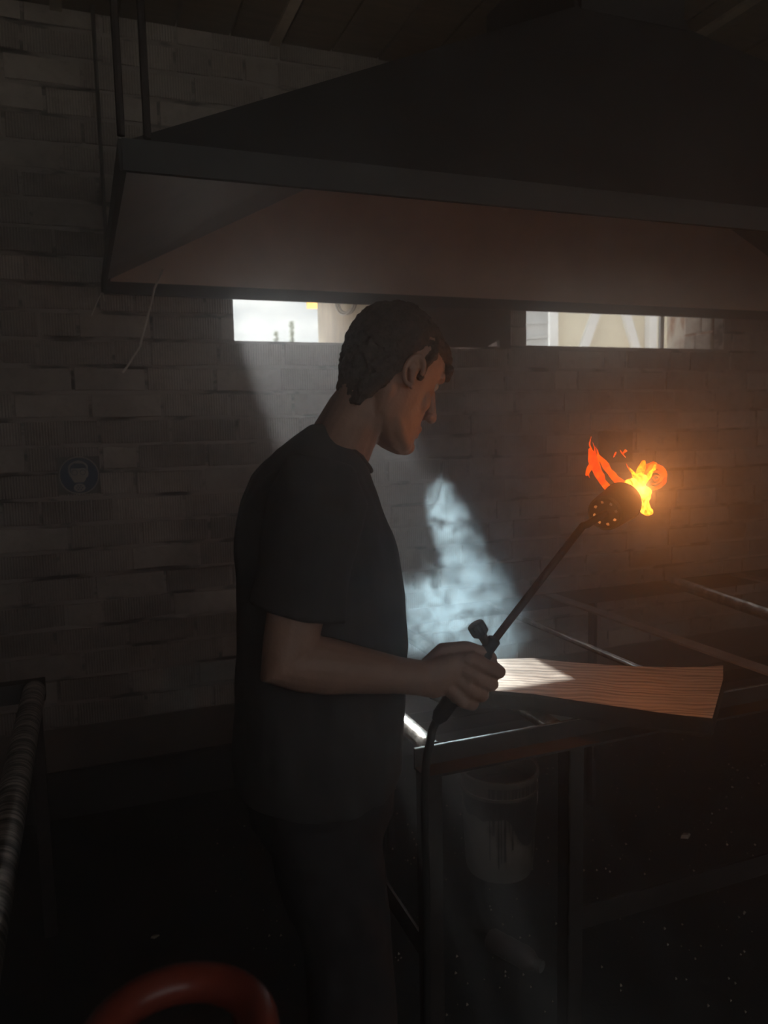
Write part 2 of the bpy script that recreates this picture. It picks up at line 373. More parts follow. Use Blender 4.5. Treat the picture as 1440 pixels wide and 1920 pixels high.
def rank(b):
    px, py = proj(((b[0]+b[1])/2, YB, b[2]))
    ok = -60 < px < 1500 and -30 < py < 1950
    hid = (px > 260 and 250 < py < 545) or (py <= 250 and px > 640) or (450 < px < 750 and py > 900) or (px > 1100 and py > 1150)
    return (0 if ok and not hid else 1, (px-600)**2 + (py-850)**2)
bl.sort(key=rank)
rest = MB()
for i, (s0, s1, zc) in enumerate(bl):
    Lg = s1-s0; src = random.choice(STRETCH if Lg > .17 else HEADER); base = .25 if Lg > .17 else .12
    dy = random.uniform(-.0025, .002); dz = random.uniform(-.002, .002); rot = random.uniform(-.008, .008)
    if i < 295 and rank((s0, s1, zc))[0] == 0:
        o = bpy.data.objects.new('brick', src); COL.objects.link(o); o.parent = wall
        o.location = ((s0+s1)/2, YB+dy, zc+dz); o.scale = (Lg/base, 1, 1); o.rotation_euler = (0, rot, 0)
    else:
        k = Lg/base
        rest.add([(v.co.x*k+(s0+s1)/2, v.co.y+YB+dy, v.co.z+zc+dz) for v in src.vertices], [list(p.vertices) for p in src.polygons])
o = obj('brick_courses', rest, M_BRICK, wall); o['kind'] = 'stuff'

# ------------------------------------------------------------------ windows in the back wall
def empty_struct(name, loc):
    o = bpy.data.objects.new(name, None); COL.objects.link(o); o.location = loc; o['kind'] = 'structure'; return o
w1 = empty_struct('window_1', (.82, YB+.2, 1.83))
lin = MB(); lin.add([(1.17,3.098,1.83),(1.185,3.098,1.83),(1.185,3.5,1.83),(1.035,3.5,1.83),(1.17,3.098,2.36),(1.185,3.098,2.36),(1.185,3.5,2.36),(1.035,3.5,2.36)],
                    [(0,1,2,3),(4,5,6,7),(0,1,5,4),(1,2,6,5),(2,3,7,6),(3,0,4,7)])
obj('reveal_board', lin, M_PLY, w1, label='pale plywood board lining the slanted reveal')
fr = MB(); y0, y1 = 3.462, 3.5
fr.box((.55,y0,1.80),(1.05,y1,1.85)); fr.box((.55,y0,2.33),(1.05,y1,2.38)); fr.box((.545,y0,1.80),(.575,y1,2.38)); 
obj('window_frame', fr, M_FRAMEW, w1)
obj('pane', MB().box((.57,3.478,1.845),(1.04,3.482,2.34)), M_GLASS, w1)
obj('sill', MB().box((.57,3.095,1.815),(1.17,3.47,1.832)), M_MORTAR, w1)
w3 = empty_struct('window_2', (2.48, YB+.2, 1.838))
fr = MB(); fr.box((1.90,3.285,1.838),(3.056,3.315,1.850)); fr.box((1.90,3.285,2.33),(3.056,3.315,2.36)); fr.box((1.90,3.285,1.838),(1.905,3.315,2.36)); fr.box((2.832,3.292,1.838),(2.856,3.308,2.36))
obj('window_frame', fr, M_FRAMEW, w3)
obj('pane', MB().box((1.905,3.298,1.850),(2.832,3.302,2.33)), M_GLASS, w3); obj('pane', MB().box((2.856,3.298,1.850),(3.044,3.302,2.33)), M_GLASS, w3)
obj('reveal', MB().box((3.056,3.16,1.83),(3.075,3.5,2.37)), M_REVEAL, w3)
M_JBRICK = mat('bare_pale_brick', (0.86, 0.80, 0.74), 0.9, var=0.5, scale=20, bump=1.0, bscale=30, col2=(0.55, 0.44, 0.38))
d = Vector((0, 1, 0)); nn = Vector((-d.y, d.x, 0))
for r_ in range(5):
    zz = 1.842+.1*r_
    for (a, b_) in (((.0, .10), (.110, .19)) if r_ % 2 == 0 else ((.0, .06), (.07, .19))):
        m = MB(); p0 = Vector((3.056, 3.165, zz))+d*a; p1 = Vector((3.056, 3.165, zz))+d*b_
        m.add([p0-nn*.0, p1-nn*.0, p1+nn*.012, p0+nn*.012] + [q+Vector((0,0,.088)) for q in (p0, p1, p1+nn*.012, p0+nn*.012)], [(3,2,1,0),(4,5,6,7),(0,1,5,4),(1,2,6,5),(2,3,7,6),(3,0,4,7)])
        k = int((b_-a)/.011)
        for j in range(k):   # ribs of the brick face
            q = p0+d*(.004+j*.011)+nn*.012
            m.add([q, q+d*.006, q+d*.006+nn*.003, q+nn*.003]+[v+Vector((0,0,.086)) for v in (q, q+d*.006, q+d*.006+nn*.003, q+nn*.003)], [(3,2,1,0),(4,5,6,7),(0,1,5,4),(1,2,6,5),(2,3,7,6),(3,0,4,7)])
        obj('brick', m, M_JBRICK, w3)
obj('sill', MB().box((1.90,3.095,1.82),(3.06,3.5,1.838)), M_MORTAR, w3)

bd = MB().prism([(1.18,1.82),(1.675,1.822),(1.742,1.856),(1.746,1.822),(1.80,1.822),(1.80,2.42),(1.18,2.42)], (0, 3.062, 0), (1,0,0), (0,0,1), (0,1,0), .026)
tag(obj('cover_board', bd, M_BOARD), 'dark board with a broken lower corner covering the opening between both windows', 'board')

c = MB()
for k, (r, off) in enumerate(((.062, .018), (.056, .026), (.065, .034))):
    cc = Vector((1.113-off*.94, 3.25-off*.35, 2.035)); dl = Vector((-.35, .937, 0))
    c.tube([cc + dl*r*math.cos(2*PI*j/28) + Vector((0,0,r*math.sin(2*PI*j/28))) for j in range(28)], .005, 8, closed=True)
tag(obj('cable_coil', c, M_WIRE, smooth=True), 'coil of pale cable hanging on the plywood reveal of the left window', 'cable')

# ------------------------------------------------------------------ outside
struct('ground', MB().box((-60, -60, -.4), (60, 90, -.2)), M_GROUND)
bld = thing('outbuilding', 'cream outbuilding with white V braces seen through the right hand window', 'building', (4.5, 6.2, -.2))
obj('wall_panel', MB().box((3.98,6.05,-.2),(9.0,6.3,2.8)), M_CREAM, bld)
obj('coping', MB().box((3.94,6.02,2.8),(9.02,6.33,2.86)), M_FRAMEW, bld)
obj('side_wall', MB().box((1.68,5.2,-.2),(3.39,5.5,3.75)), M_BLUISH, bld)  # right end shows; unseen height and left reach added to block the sun
for x in (3.96, 5.06):
    obj('post', MB().box((x-.045,5.98,-.2),(x+.045,6.05,2.8)), M_FRAMEW, bld)
for a, b_ in (((4.155,1.79),(4.57,2.79)), ((5.04,1.79),(4.665,2.79))):
    obj('brace', MB().bar((a[0],6.03,a[1]),(b_[0],6.03,b_[1]),.085,.04,(0,1,0)), M_FRAMEW, bld)
for k in range(9):
    obj('ledge', MB().bar((3.05,5.19,1.8+.11*k),(3.38,5.19,1.82+.11*k),.025,.025), M_BLUISH, bld)
def tree(x, y, h, r, lab):
    t = thing('young_tree', lab, 'tree', (x, y, -.2))
    obj('trunk', MB().tube([(x,y,-.2),(x+.05,y,h*.5),(x,y,h)], [.05,.04,.01], 8), M_BARK, t)
    m = MB()
    for i in range(420):
        zz = h*(.25+.75*random.random()); rr = r*(1.05-(zz/h))**.6*(.35+.65*random.random()); an = random.random()*2*PI
        p = Vector((x+rr*math.cos(an), y+rr*math.sin(an), zz)); s = .05+.07*random.random()
        a = Vector((random.uniform(-1,1),random.uniform(-1,1),random.uniform(-1,1))).normalized(); b_ = a.cross(Vector((random.uniform(-1,1),.3,random.uniform(-1,1)))).normalized()
        m.add([p-a*s, p-b_*s*.45, p+a*s, p+b_*s*.45], [(0,1,2,3)])
    o = obj('leaves', m, M_LEAF, t); o['kind'] = 'stuff'
tree(6.50, 25, 4.98, .22, 'taller slender tree outside, seen through the left window')
tree(5.97, 25, 4.62, .2, 'shorter slender tree outside, seen through the left window')
og = thing('banner', 'small orange banner outside, at the top of the left window', 'banner', (1.74, 6.0, -.2))
obj('pole', MB().tube([(1.80,6.0,-.2),(1.80,6.0,2.75)], .012, 8), M_STEEL, og)
obj('sheet', MB().box((1.685,5.99,2.424),(1.79,6.0,2.72)), M_ORANGE, og)

# ------------------------------------------------------------------ extraction hood
HX0, HX1, HY0, HY1, HZ = .09, 3.9, 1.50, 3.05, 1.985
DKX0, DKX1, DKY0, DKY1, DKZ = 1.46, 1.86, 2.08, 2.65, 2.73
hood = thing('extraction_hood', 'large dark sheet metal extraction hood hanging over the bench, tapering up to a duct', 'hood', (1.66, 2.27, HZ))
LIP = .045
NZ = 1.945   # the front lip hangs lower
B = [Vector((HX0,HY0,NZ+.05)),Vector((HX1,HY0,NZ+.05)),Vector((HX1,HY1,HZ+LIP)),Vector((HX0,HY1,HZ+LIP))]
T = [Vector((DKX0,DKY0,DKZ)),Vector((DKX1,DKY0,DKZ)),Vector((DKX1,DKY1,DKZ-.07)),Vector((DKX0,DKY1,DKZ-.07))]
def panel(name, i, j, m_in, lab=None):
    ctr = Vector((1.66, 2.27, 2.2))
    n = (B[j]-B[i]).cross(T[i]-B[i]).normalized()
    if n.dot(ctr-B[i]) < 0: n = -n
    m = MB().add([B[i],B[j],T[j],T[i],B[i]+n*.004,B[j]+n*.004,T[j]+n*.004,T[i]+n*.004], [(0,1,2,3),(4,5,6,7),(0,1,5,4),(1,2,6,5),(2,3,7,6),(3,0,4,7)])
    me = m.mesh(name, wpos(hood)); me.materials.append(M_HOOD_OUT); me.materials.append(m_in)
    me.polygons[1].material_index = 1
    o = bpy.data.objects.new(name, me); COL.objects.link(o); o.parent = hood
    if lab: o['label'] = lab
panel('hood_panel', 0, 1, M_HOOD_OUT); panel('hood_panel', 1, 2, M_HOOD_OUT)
panel('hood_panel', 2, 3, M_HOOD_IN, 'inner face of the wall side panel, coloured brown as if lit by the flame'); panel('hood_panel', 3, 0, M_HOOD_SIDE)
rm = MB()
rm.box((HX0,HY0-.006,NZ),(HX1,HY0+.006,NZ+.055)); rm.box((HX0,HY1-.006,HZ),(HX1,HY1+.006,HZ+LIP))
for x in (HX0, HX1):
    rm.add([(x-.006,HY0,NZ),(x+.006,HY0,NZ),(x+.006,HY1,HZ),(x-.006,HY1,HZ),(x-.006,HY0,NZ+.055),(x+.006,HY0,NZ+.055),(x+.006,HY1,HZ+LIP),(x-.006,HY1,HZ+LIP)], [(3,2,1,0),(4,5,6,7),(0,1,5,4),(1,2,6,5),(2,3,7,6),(3,0,4,7)])
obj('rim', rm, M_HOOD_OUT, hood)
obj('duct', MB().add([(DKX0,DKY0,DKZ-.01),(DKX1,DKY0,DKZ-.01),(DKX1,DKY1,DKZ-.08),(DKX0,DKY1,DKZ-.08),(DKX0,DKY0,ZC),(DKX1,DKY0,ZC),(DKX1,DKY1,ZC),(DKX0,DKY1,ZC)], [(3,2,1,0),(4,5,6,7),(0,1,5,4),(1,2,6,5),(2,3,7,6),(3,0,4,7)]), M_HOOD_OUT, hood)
fl = MB()
for i in range(4):
    a, b_ = T[i], T[(i+1)%4]; fl.bar(a, b_, .03, .03)
obj('duct_flange', fl, M_HOOD_OUT, hood)
for x, y in ((HX0+.0,HY0),(HX0+.045,HY0+.0),(HX1-.02,HY0),(HX0+.02,HY1-.02),(HX1-.02,HY1-.02)):
    obj('hanger_rod', MB().tube([(x,y,HZ+.02),(x,y,ZC)], .007, 8), M_STEEL, hood)
for k in range(9):
    x = 1.62+.055*k
    obj('rivet', MB().ball((x, HY0-.008, NZ+.02), (.006,.003,.006), 8), M_FLATBAR, hood)
w = MB().tube([(.305,3.035,2.08),(.295,2.97,2.06),(.263,2.95,1.997),(.252,2.95,1.955),(.23,2.95,1.883),(.201,2.95,1.788),(.157,2.95,1.721),(.137,2.95,1.694)], .0040, 8)
tag(obj('loose_wire', w, M_WIRE, smooth=True), 'long curved loose wire dangling below the left end of the hood', 'wire')
w = MB().tube([(.097,3.046,2.01),(.085,3.02,1.985),(.072,3.02,1.963),(.045,3.02,1.902)], .002, 6)
w.tube([(.095,3.02,2.01),(.088,3.02,1.98),(.093,3.02,1.955)], .0018, 6)
tag(obj('loose_wire', w, M_WIRE, smooth=True), 'short frayed wire sticking out under the left corner of the hood', 'wire')

# ------------------------------------------------------------------ bench
bench = thing('roller_bench', 'dark steel roller bench with open frame under the burnt plank', 'bench', (1.3, 1.7, 0))
BZ = .862
rl = MB(); rl.box((.555,1.308,BZ-.036),(2.75,1.313,BZ)); rl.box((.555,1.262,BZ-.041),(2.75,1.313,BZ-.036))
obj('front_rail', rl, M_STEEL, bench)
obj('glint_edge', MB().box((.555,1.3075,BZ-.001),(2.75,1.3135,BZ+.0012)), M_ROLLER, bench, label='bright strip for the window glint on the top edge of the rail')  # polished strip added to carry the window glint along the rail
rl = MB(); rl.box((.555,2.36,BZ-.05),(2.75,2.366,BZ)); rl.box((.555,2.36,BZ-.055),(2.75,2.41,BZ-.05))
obj('back_rail', rl, M_STEEL, bench)
def leg(x, y, sx, sy):
    m = MB(); m.box((min(x,x+.038*sx),min(y,y+.005*sy),0),(max(x,x+.038*sx),max(y,y+.005*sy),BZ-.042)); m.box((min(x,x+.005*sx),min(y,y+.038*sy),0),(max(x,x+.005*sx),max(y,y+.038*sy),BZ-.042))
    obj('leg', m, M_STEEL, bench)
for x in (.57, .90, 1.75, 2.70): leg(x, 1.30, 1, 1); leg(x, 2.405, 1, -1)
obj('lower_rail', MB().box((.90,1.303,.39),(2.74,1.309,.44)), M_STEEL, bench)
obj('lower_rail', MB().box((.57,2.39,.39),(2.74,2.396,.44)), M_STEEL, bench)
for x in (.585, 2.715): obj('lower_rail', MB().box((x-.003,1.31,.39),(x+.003,2.4,.44)), M_STEEL, bench)
obj('brace', MB().bar((1.9,1.33,.45),(2.25,1.33,.81),.03,.006,(0,1,0)), M_STEEL, bench)
for x, r, yb in ((.605,.019,2.35),(.885,.018,2.35),(1.285,.009,2.35)):
    m = MB().tube([(x,1.325,BZ-r),(x,yb,BZ-r)], r, 20)
    obj('roller', m, M_ROLLER, bench, smooth=True)
obj('cross_bar', MB().box((1.525,1.318,BZ-.008),(1.572,2.36,BZ-.002)), M_FLATBAR, bench)
obj('cross_bar', MB().box((2.40,1.318,BZ-.008),(2.45,2.36,BZ-.002)), M_FLATBAR, bench)
m = MB().tube([(2.055,2.30,.872),(1.90,1.40,.872)], .021, 20)
tag(obj('steel_pipe', m, M_ROLLER, smooth=True), 'shiny scuffed steel pipe lying across the bench, right of the plank', 'pipe')

# ------------------------------------------------------------------ plank
PT = [(.705,1.481),(.690,1.545),(.715,1.600),(.773,1.628),(.845,1.640),(.922,1.632),(1.004,1.602),(1.055,1.545),(1.114,1.497),(1.183,1.445),(1.267,1.397),(1.326,1.374),(1.377,1.362),(1.30,1.285),(1.106,1.117),(1.071,1.148),(1.036,1.182),(.988,1.236),(.938,1.292),(.864,1.379),(.793,1.437)]
def plank():
    bm = bmesh.new(); ctr = Vector((1.02, 1.42, 0)); n = len(PT)
    rings = []
    for (k, z, s) in ((0, .864, .985), (1, .872, 1.0), (2, .896, 1.0), (3, .903, .992)):
        rings.append([bm.verts.new((ctr.x+(x-ctr.x)*s, ctr.y+(y-ctr.y)*s, z + (.003*noise.noise(Vector((x*9,y*9,z*40))) if k in (1,2) else 0))) for x, y in PT])
    for a, b_ in zip(rings, rings[1:]):
        for k in range(n): bm.faces.new((a[k], a[(k+1)%n], b_[(k+1)%n], b_[k]))
    bm.faces.new(rings[0][::-1]); bm.faces.new(rings[-1])
    bmesh.ops.recalc_face_normals(bm, faces=bm.faces)
    me = bpy.data.meshes.new('plank'); bm.to_mesh(me); bm.free()
    me.materials.append(M_WOOD); me.materials.append(M_BARKEDGE)
    for p in me.polygons:
        if p.normal.z < .55: p.material_index = 1
    return me
tag(obj('wooden_plank', plank(), None), 'flared hardwood plank with charred edges, lit by a patch of sun on the bench', 'plank')

# ------------------------------------------------------------------ bucket under the bench
def bucket(cx, cy):
    t = thing('paint_bucket', 'dirty pale bucket with dark drips, filled with soot under the bench', 'bucket', (cx, cy, 0))
    Mx = Matrix.Translation((cx, cy, 0))
    pr = [(.098,.0),(.106,.004),(.112,.02),(.118,.12),(.123,.24),(.125,.335),(.132,.338),(.132,.352),(.1235,.353),(.1205,.34),(.119,.25),(.112,.03),(.02,.028)]
    obj('body', MB().lathe(pr, 40, Mx), M_BUCKET, t, smooth=True)
    obj('rim_band', MB().lathe([(.1245,.285),(.129,.288),(.129,.296),(.1248,.298)], 40, Mx, cap=False), M_BUCKET, t, smooth=True)
    m = MB().lathe([(.118,.30),(.09,.315),(.05,.325),(.004,.33)], 24, Mx)
    for v in m.v: v.z += .006*noise.noise(v*60)
    obj('soot_fill', m, M_SOOT, t, smooth=True)
    for k in range(16):
        an = math.radians(-132+k*5.6+random.uniform(-1.5,1.5))
        ln = random.uniform(.10, .27); w_ = random.uniform(.0015,.004); ring = []
        for q in range(5):
            z = .33-ln*q/4; r = .1185+.0065*(z/.34)+.0012; ww = w_*(1.0 if q else 1.8)/.12
            ring.append([Vector((cx+r*math.cos(an+s*ww), cy+r*math.sin(an+s*ww), z)) for s in (-1,0,1)])
        m = MB()
        for a, b_ in zip(ring, ring[1:]): m.add(a+b_, [(0,1,4,3),(1,2,5,4)])
        obj('drip', m, M_DRIP, t)
    m = MB()   # broad dark smear around the upper third
    nseg = 30; lo = []
    rr = []
    for k in range(nseg+1):
        an = math.radians(-190+k*200/nseg); zb = .23+.035*noise.noise(Vector((k*.35,1.7,0)))-.10*math.exp(-((k-18)/3.5)**2)
        rr.append([Vector((cx+(.1195+.0062*z/.34+.0006)*math.cos(an), cy+(.1195+.0062*z/.34+.0006)*math.sin(an), z)) for z in (zb, .284)])
    for a, b_ in zip(rr, rr[1:]): m.add(a+b_, [(0,1,3,2)])
    obj('smear', m, M_DRIP, t)
    m = MB().tube([Vector((cx+.131*math.cos(math.radians(20)), cy+.131*math.sin(math.radians(20)), .325))+Vector((.02*math.sin(PI*j/10), -.24*j/10*.35, -.14*math.sin(PI*j/10))) for j in range(11)], .002, 6)
    obj('handle', m, M_WIRE, t, smooth=True)
    return t
bucket(1.215, 2.15)

# ------------------------------------------------------------------ wall signs
sg = thing('mask_sign', 'square sign with a gas mask pictogram in a blue disc on the brick wall', 'sign', (-.03, 3.087, 1.323))
SX, SY_, SZ = -.03, 3.087, 1.325
obj('plate', MB().box((SX-.075,SY_,SZ-.07),(SX+.072,SY_+.004,SZ+.070)), M_SIGNPLATE, sg)
def flat(name, poly, lvl, m):
    return obj(name, MB().prism(poly, (SX-.002, SY_-.0008*lvl, SZ), (1,0,0), (0,0,1), (0,1,0), .0008), m, sg)
def circ(r, cx=0, cz=0, n=32, sx=1, sz=1): return [(cx+sx*r*math.cos(2*PI*k/n), cz+sz*r*math.sin(2*PI*k/n)) for k in range(n)]
flat('ring', circ(.0705), 1, M_SIGNWHITE); flat('disc', circ(.0665), 2, M_SIGNBLUE)
HD = [(-.037,.010),(-.036,.035),(-.028,.045),(-.017,.052),(0,.056),(.016,.051),(.026,.044),(.032,.034),(.031,.018),(.034,.008),(.030,-.006),(.026,-.010),(-.027,-.008),(-.032,-.002)]
flat('head', HD, 3, M_SIGNWHITE)
flat('hair', [(x*.84,z*.84+.002) for x, z in HD[:9]]+[(.024,.012),(-.028,.010)], 4, M_SIGNBLUE)
flat('crown', [(-.014,.052),(0,.056),(.018,.050),(.012,.044),(-.010,.045)], 5, M_SIGNWHITE)
flat('mask', [(-.027,.026),(.024,.026),(.025,.0),(.022,-.018),(.014,-.026),(-.017,-.026),(-.025,-.016),(-.028,.0)], 5, M_SIGNWHITE)
for x in (-.0155, .0135): flat('eye_ring', circ(.0105, x, .011, 20), 6, M_SIGNBLUE); flat('eye_glass', circ(.0085, x, .011, 20), 7, M_SIGNWHITE)
flat('filter_edge', circ(.0225, -.001, -.045, 24, 1, .75), 5, M_SIGNBLUE); flat('filter', circ(.0205, -.001, -.046, 24, 1, .75), 6, M_SIGNWHITE)
for k in range(7):
    flat('filter_hole', circ(.003, -.001+(.010*math.cos(k*PI/3) if k else 0), -.046+(.008*math.sin(k*PI/3) if k else 0), 8), 7, M_SIGNBLUE)
ds = thing('dark_plate', 'plain dark square plate on the brick wall behind the flame', 'plate', (2.395, 3.085, 1.36))
obj('plate', MB().box((2.295,3.083,1.285),(2.495,3.088,1.437)), M_SOOT, ds)

# ------------------------------------------------------------------ pipe rack at the left
rack = thing('pipe_rack', 'dark steel rack carrying a banded metal pipe at the left edge', 'rack', (-.3, 1.8, 0))
def band_mat():
    m = mat('rust_banded_steel', (0.75, 0.70, 0.66), 0.32, 0.95, var=0.85, scale=22, bump=0.5, bscale=60, stretch=(.3, 3.0, .3), ramp=(0.42, 0.6)); return m
obj('pipe', MB().tube([(-.180,2.34,.755),(-.180,.9,.755)], .030, 24), band_mat(), rack, smooth=True)
obj('cross_beam', MB().box((-.75,2.34,.722),(-.152,2.385,.778)), M_STEEL, rack)
obj('cross_beam', MB().box((-.75,.86,.70),(-.152,.90,.756)), M_STEEL, rack)
for x in (-.73, -.20):
    for y in (2.345, .865): obj('leg', MB().box((x-.0,y,0),(x+.035,y+.03,.722)), M_STEEL, rack)

# ------------------------------------------------------------------ gas cylinder in front, bottom left
GX, GY = .046, .674
gc = thing('gas_cylinder', 'red gas cylinder with a glossy round guard ring, close to the camera', 'gas cylinder', (GX, GY, 0))
Mg = Matrix.Translation((GX, GY, 0))
obj('body', MB().lathe([(.10,0),(.106,.01),(.108,.05),(.108,.70),(.103,.745),(.085,.785),(.05,.81),(.03,.815)], 40, Mg), M_RED, gc, smooth=True)
obj('valve', MB().lathe([(.024,.81),(.024,.83),(.012,.832),(.012,.86),(.02,.862),(.02,.878),(.008,.88)], 20, Mg), M_STEEL, gc, smooth=True)
ring = [Vector((GX+.074*math.cos(2*PI*k/40), GY+.074*math.sin(2*PI*k/40), .927)) for k in range(40)]
obj('guard_ring', MB().tube(ring, .0185, 16, closed=True), M_RED, gc, smooth=True)
for a in (30, 150, 270):
    obj('guard_post', MB().tube([(GX+.074*math.cos(math.radians(a)),GY+.074*math.sin(math.radians(a)),.78),(GX+.074*math.cos(math.radians(a)),GY+.074*math.sin(math.radians(a)),.91)], .009, 10), M_RED, gc, smooth=True)

# ------------------------------------------------------------------ floor litter
bt = thing('bottle', 'grimy bottle lying on the floor under the bench', 'bottle', (1.01, 1.73, 0))
Mb = Matrix.Translation((.985,1.80,.032)) @ Matrix.Rotation(math.radians(-65), 4, 'Z') @ Matrix.Rotation(PI/2, 4, 'Y')
obj('body', MB().lathe([(.004,0),(.026,.002),(.031,.01),(.030,.05),(.0315,.06),(.030,.10),(.0315,.115),(.027,.135),(.014,.155)], 20, Mb), M_PET, bt, smooth=True)
obj('cap', MB().lathe([(.014,.153),(.016,.154),(.016,.172),(.004,.173)], 16, Mb), M_SIGNPLATE, bt, smooth=True)
for (x, y, s, lab) in ((.102,2.224,.012,'tiny pale wood chip on the floor left of the man'), (1.915,2.05,.022,'pale wood chip on the floor right of the bucket')):
    m = MB().add([(x-s,y,.001),(x,y-s*.6,.001),(x+s*1.3,y+s*.2,.001),(x+.2*s,y+s*.7,.001),(x-s*.7,y+.1*s,s*.5),(x,y-s*.4,s*.6),(x+s,y+s*.2,s*.4),(x+.1*s,y+s*.5,s*.5)], [(3,2,1,0),(4,5,6,7),(0,1,5,4),(1,2,6,5),(2,3,7,6),(3,0,4,7)])
    tag(obj('wood_chip', m, M_CHIP), lab, 'wood chip')
m = MB()
for k in range(700):
    x, y = random.uniform(.3,3.2), random.uniform(.9,2.9); s = random.uniform(.0015,.005)
    m.add([(x-s,y-s,.0002),(x+s,y-s*.6,.0002),(x+.1*s,y+s,.0002),(x,y,s*1.3)], [(0,2,1),(0,1,3),(1,2,3),(2,0,3)])
o = obj('floor_grit', m, M_CHIP); o['kind'] = 'stuff'; o['label'] = 'scattered grit and crumbs on the dark floor'; o['category'] = 'grit'

# ------------------------------------------------------------------ the man (local frame: x to the picture's right, y away, z up)
FH = Vector((math.sin(PSI), math.cos(PSI), 0))
def local_thing(name, label, cat):
    t = thing(name, label, cat, FH*1.42); t.rotation_euler = (0, 0, -PSI); t['_local'] = 1; return t
V = Vector
def lerp(a, b, t): return a+(b-a)*t
def ring_ab(c, A, Bv, n=24, p=2.0):
    out = []
    for k in range(n):
        a = 2*PI*k/n; ca, sa = math.cos(a), math.sin(a)
        out.append(c + A*(math.copysign(abs(ca)**(2/p), ca)) + Bv*(math.copysign(abs(sa)**(2/p), sa)))
    return out
def displace(me, amp, freq, seed=0.0, stretch=(1,1,1)):
    ns = [v.normal.copy() for v in me.vertices]
    for v, n in zip(me.vertices, ns):
        q = V((v.co.x*stretch[0], v.co.y*stretch[1], v.co.z*stretch[2]))*freq + V((seed, seed*1.7, 0))
        v.co += n*amp*noise.noise(q)
man = local_thing('person', 'person in dark t-shirt and work trousers bending over the bench, holding a gas torch', 'person')

TF = V((.985, .174, 0)); TR = V((.174, -.985, 0))        # torso: forward, and his right side (towards the camera)
# ---- head frame
tilt = math.radians(28)
hfh = V((.832, .555, 0)); hR = V((.555, -.832, 0))
hF = hfh*math.cos(tilt) - V((0,0,1))*math.sin(tilt); hU = hfh*math.sin(tilt) + V((0,0,1))*math.cos(tilt)
HC = V((.022, 0, 1.577))
def hp(r, f, u): return HC + hR*r + hF*f + hU*u
HS = [(-.127,.078,.040,.018),(-.120,.090,.02,.030),(-.108,.0945,.0,.042),(-.088,.093,-.035,.053),(-.062,.090,-.062,.061),(-.035,.089,-.080,.066),(-.005,.088,-.092,.070),
      (.02,.089,-.098,.073),(.045,.094,-.100,.0755),(.068,.086,-.097,.074),(.088,.070,-.086,.066),(.104,.045,-.066,.050),(.114,.018,-.04,.030),(.118,-.004,-.022,.012)]
def head_ring(u, fr_, bk, hw, n=28, y0=-.012):
    out = []
    y0 = max(min(y0, fr_-.01), bk+.01)
    for k in range(n):
        a = 2*PI*k/n; s, c_ = math.sin(a), math.cos(a)
        f = y0 + ((fr_-y0)*c_ if c_ > 0 else (y0-bk)*c_)
        w_ = hw*math.copysign(abs(s)**.88, s)
        if c_ > 0: w_ *= 1-.16*c_*c_
        out.append(hp(w_, f, u))
    return out
body = MB()
body.loft([head_ring(*h) for h in HS])
# nose, brow, lips, chin, cheeks
body.caps([hp(0,.088,.018), hp(0,.102,-.010), hp(0,.114,-.032)], [.008,.0095,.0115], 10)
for s in (-1, 1): body.ball(hp(.011*s,.101,-.037), (.009,.009,.007), 10)
body.caps([hp(-.040,.074,.032), hp(-.02,.087,.035), hp(.02,.087,.035), hp(.040,.074,.032)], [.008,.0105,.0105,.008], 10)
body.caps([hp(-.022,.086,-.068), hp(0,.098,-.066), hp(.022,.086,-.068)], [.004,.0068,.004], 8)
body.caps([hp(-.020,.085,-.078), hp(0,.096,-.079), hp(.020,.085,-.078)], [.004,.0072,.004], 8)
body.ball(hp(0,.083,-.108), (.02,.02,.016), 12)
for s in (-1, 1):
    body.ball(hp(.032*s,.054,-.026), (.022,.024,.026), 12)
    body.caps([hp(.046*s,-.015,-.060), hp(.036*s,.035,-.098), hp(.018*s,.072,-.110)], [.014,.014,.013], 10)     # jaw line
# ears
def ear(mb, s):
    pts = []
    for k in range(15):
        a = math.radians(-115+ k*(300/14)); rr = 1.0
        f = -.012 - .0155*math.cos(a)*1.0; u = -.007 + .028*math.sin(a)
        pts.append(hp(s*(.075+.010*(1-math.cos(a))*.5+.004), f, u))
    mb.tube(pts, [.0048]*15, 8)
    mb.caps([hp(s*.070,.0,.010), hp(s*.077,-.012,.0), hp(s*.074,-.002,-.022)], [.008,.0095,.0065], 10)
    mb.ball(hp(s*.077,.0,-.030), (.0065,.0065,.008), 10)
    mb.caps([hp(s*.078,-.010,.018), hp(s*.081,-.016,.0), hp(s*.078,-.010,-.014)], [.0035,.0035,.0035], 8)
ear(body, 1); ear(body, -1)
# neck and upper chest (under the collar)
NB = V((-.118, -.0, 1.375))
body.loft([ring_ab(hp(0,-.028,-.045), hR*.050, hF*.052, 20), ring_ab(lerp(hp(0,-.03,-.07), NB, .3), TR*.056, TF*.060, 20), ring_ab(lerp(hp(0,-.03,-.07), NB, .65), TR*.062, TF*.064, 20),
           ring_ab(NB+V((0,0,.02)), TR*.10, TF*.075, 20), ring_ab(NB+V((0,0,-.05)), TR*.15, TF*.09, 20)])
body.caps([hp(0,-.042,-.045), V((-.052,0,1.515)), V((-.080,0,1.450))], [.036,.047,.060], 18)
for s in (-1, 1):   # neck muscles
    body.caps([hp(.052*s,-.03,-.05), NB+V((.075,0,.045))+TR*.025*s], [.016,.013], 10)

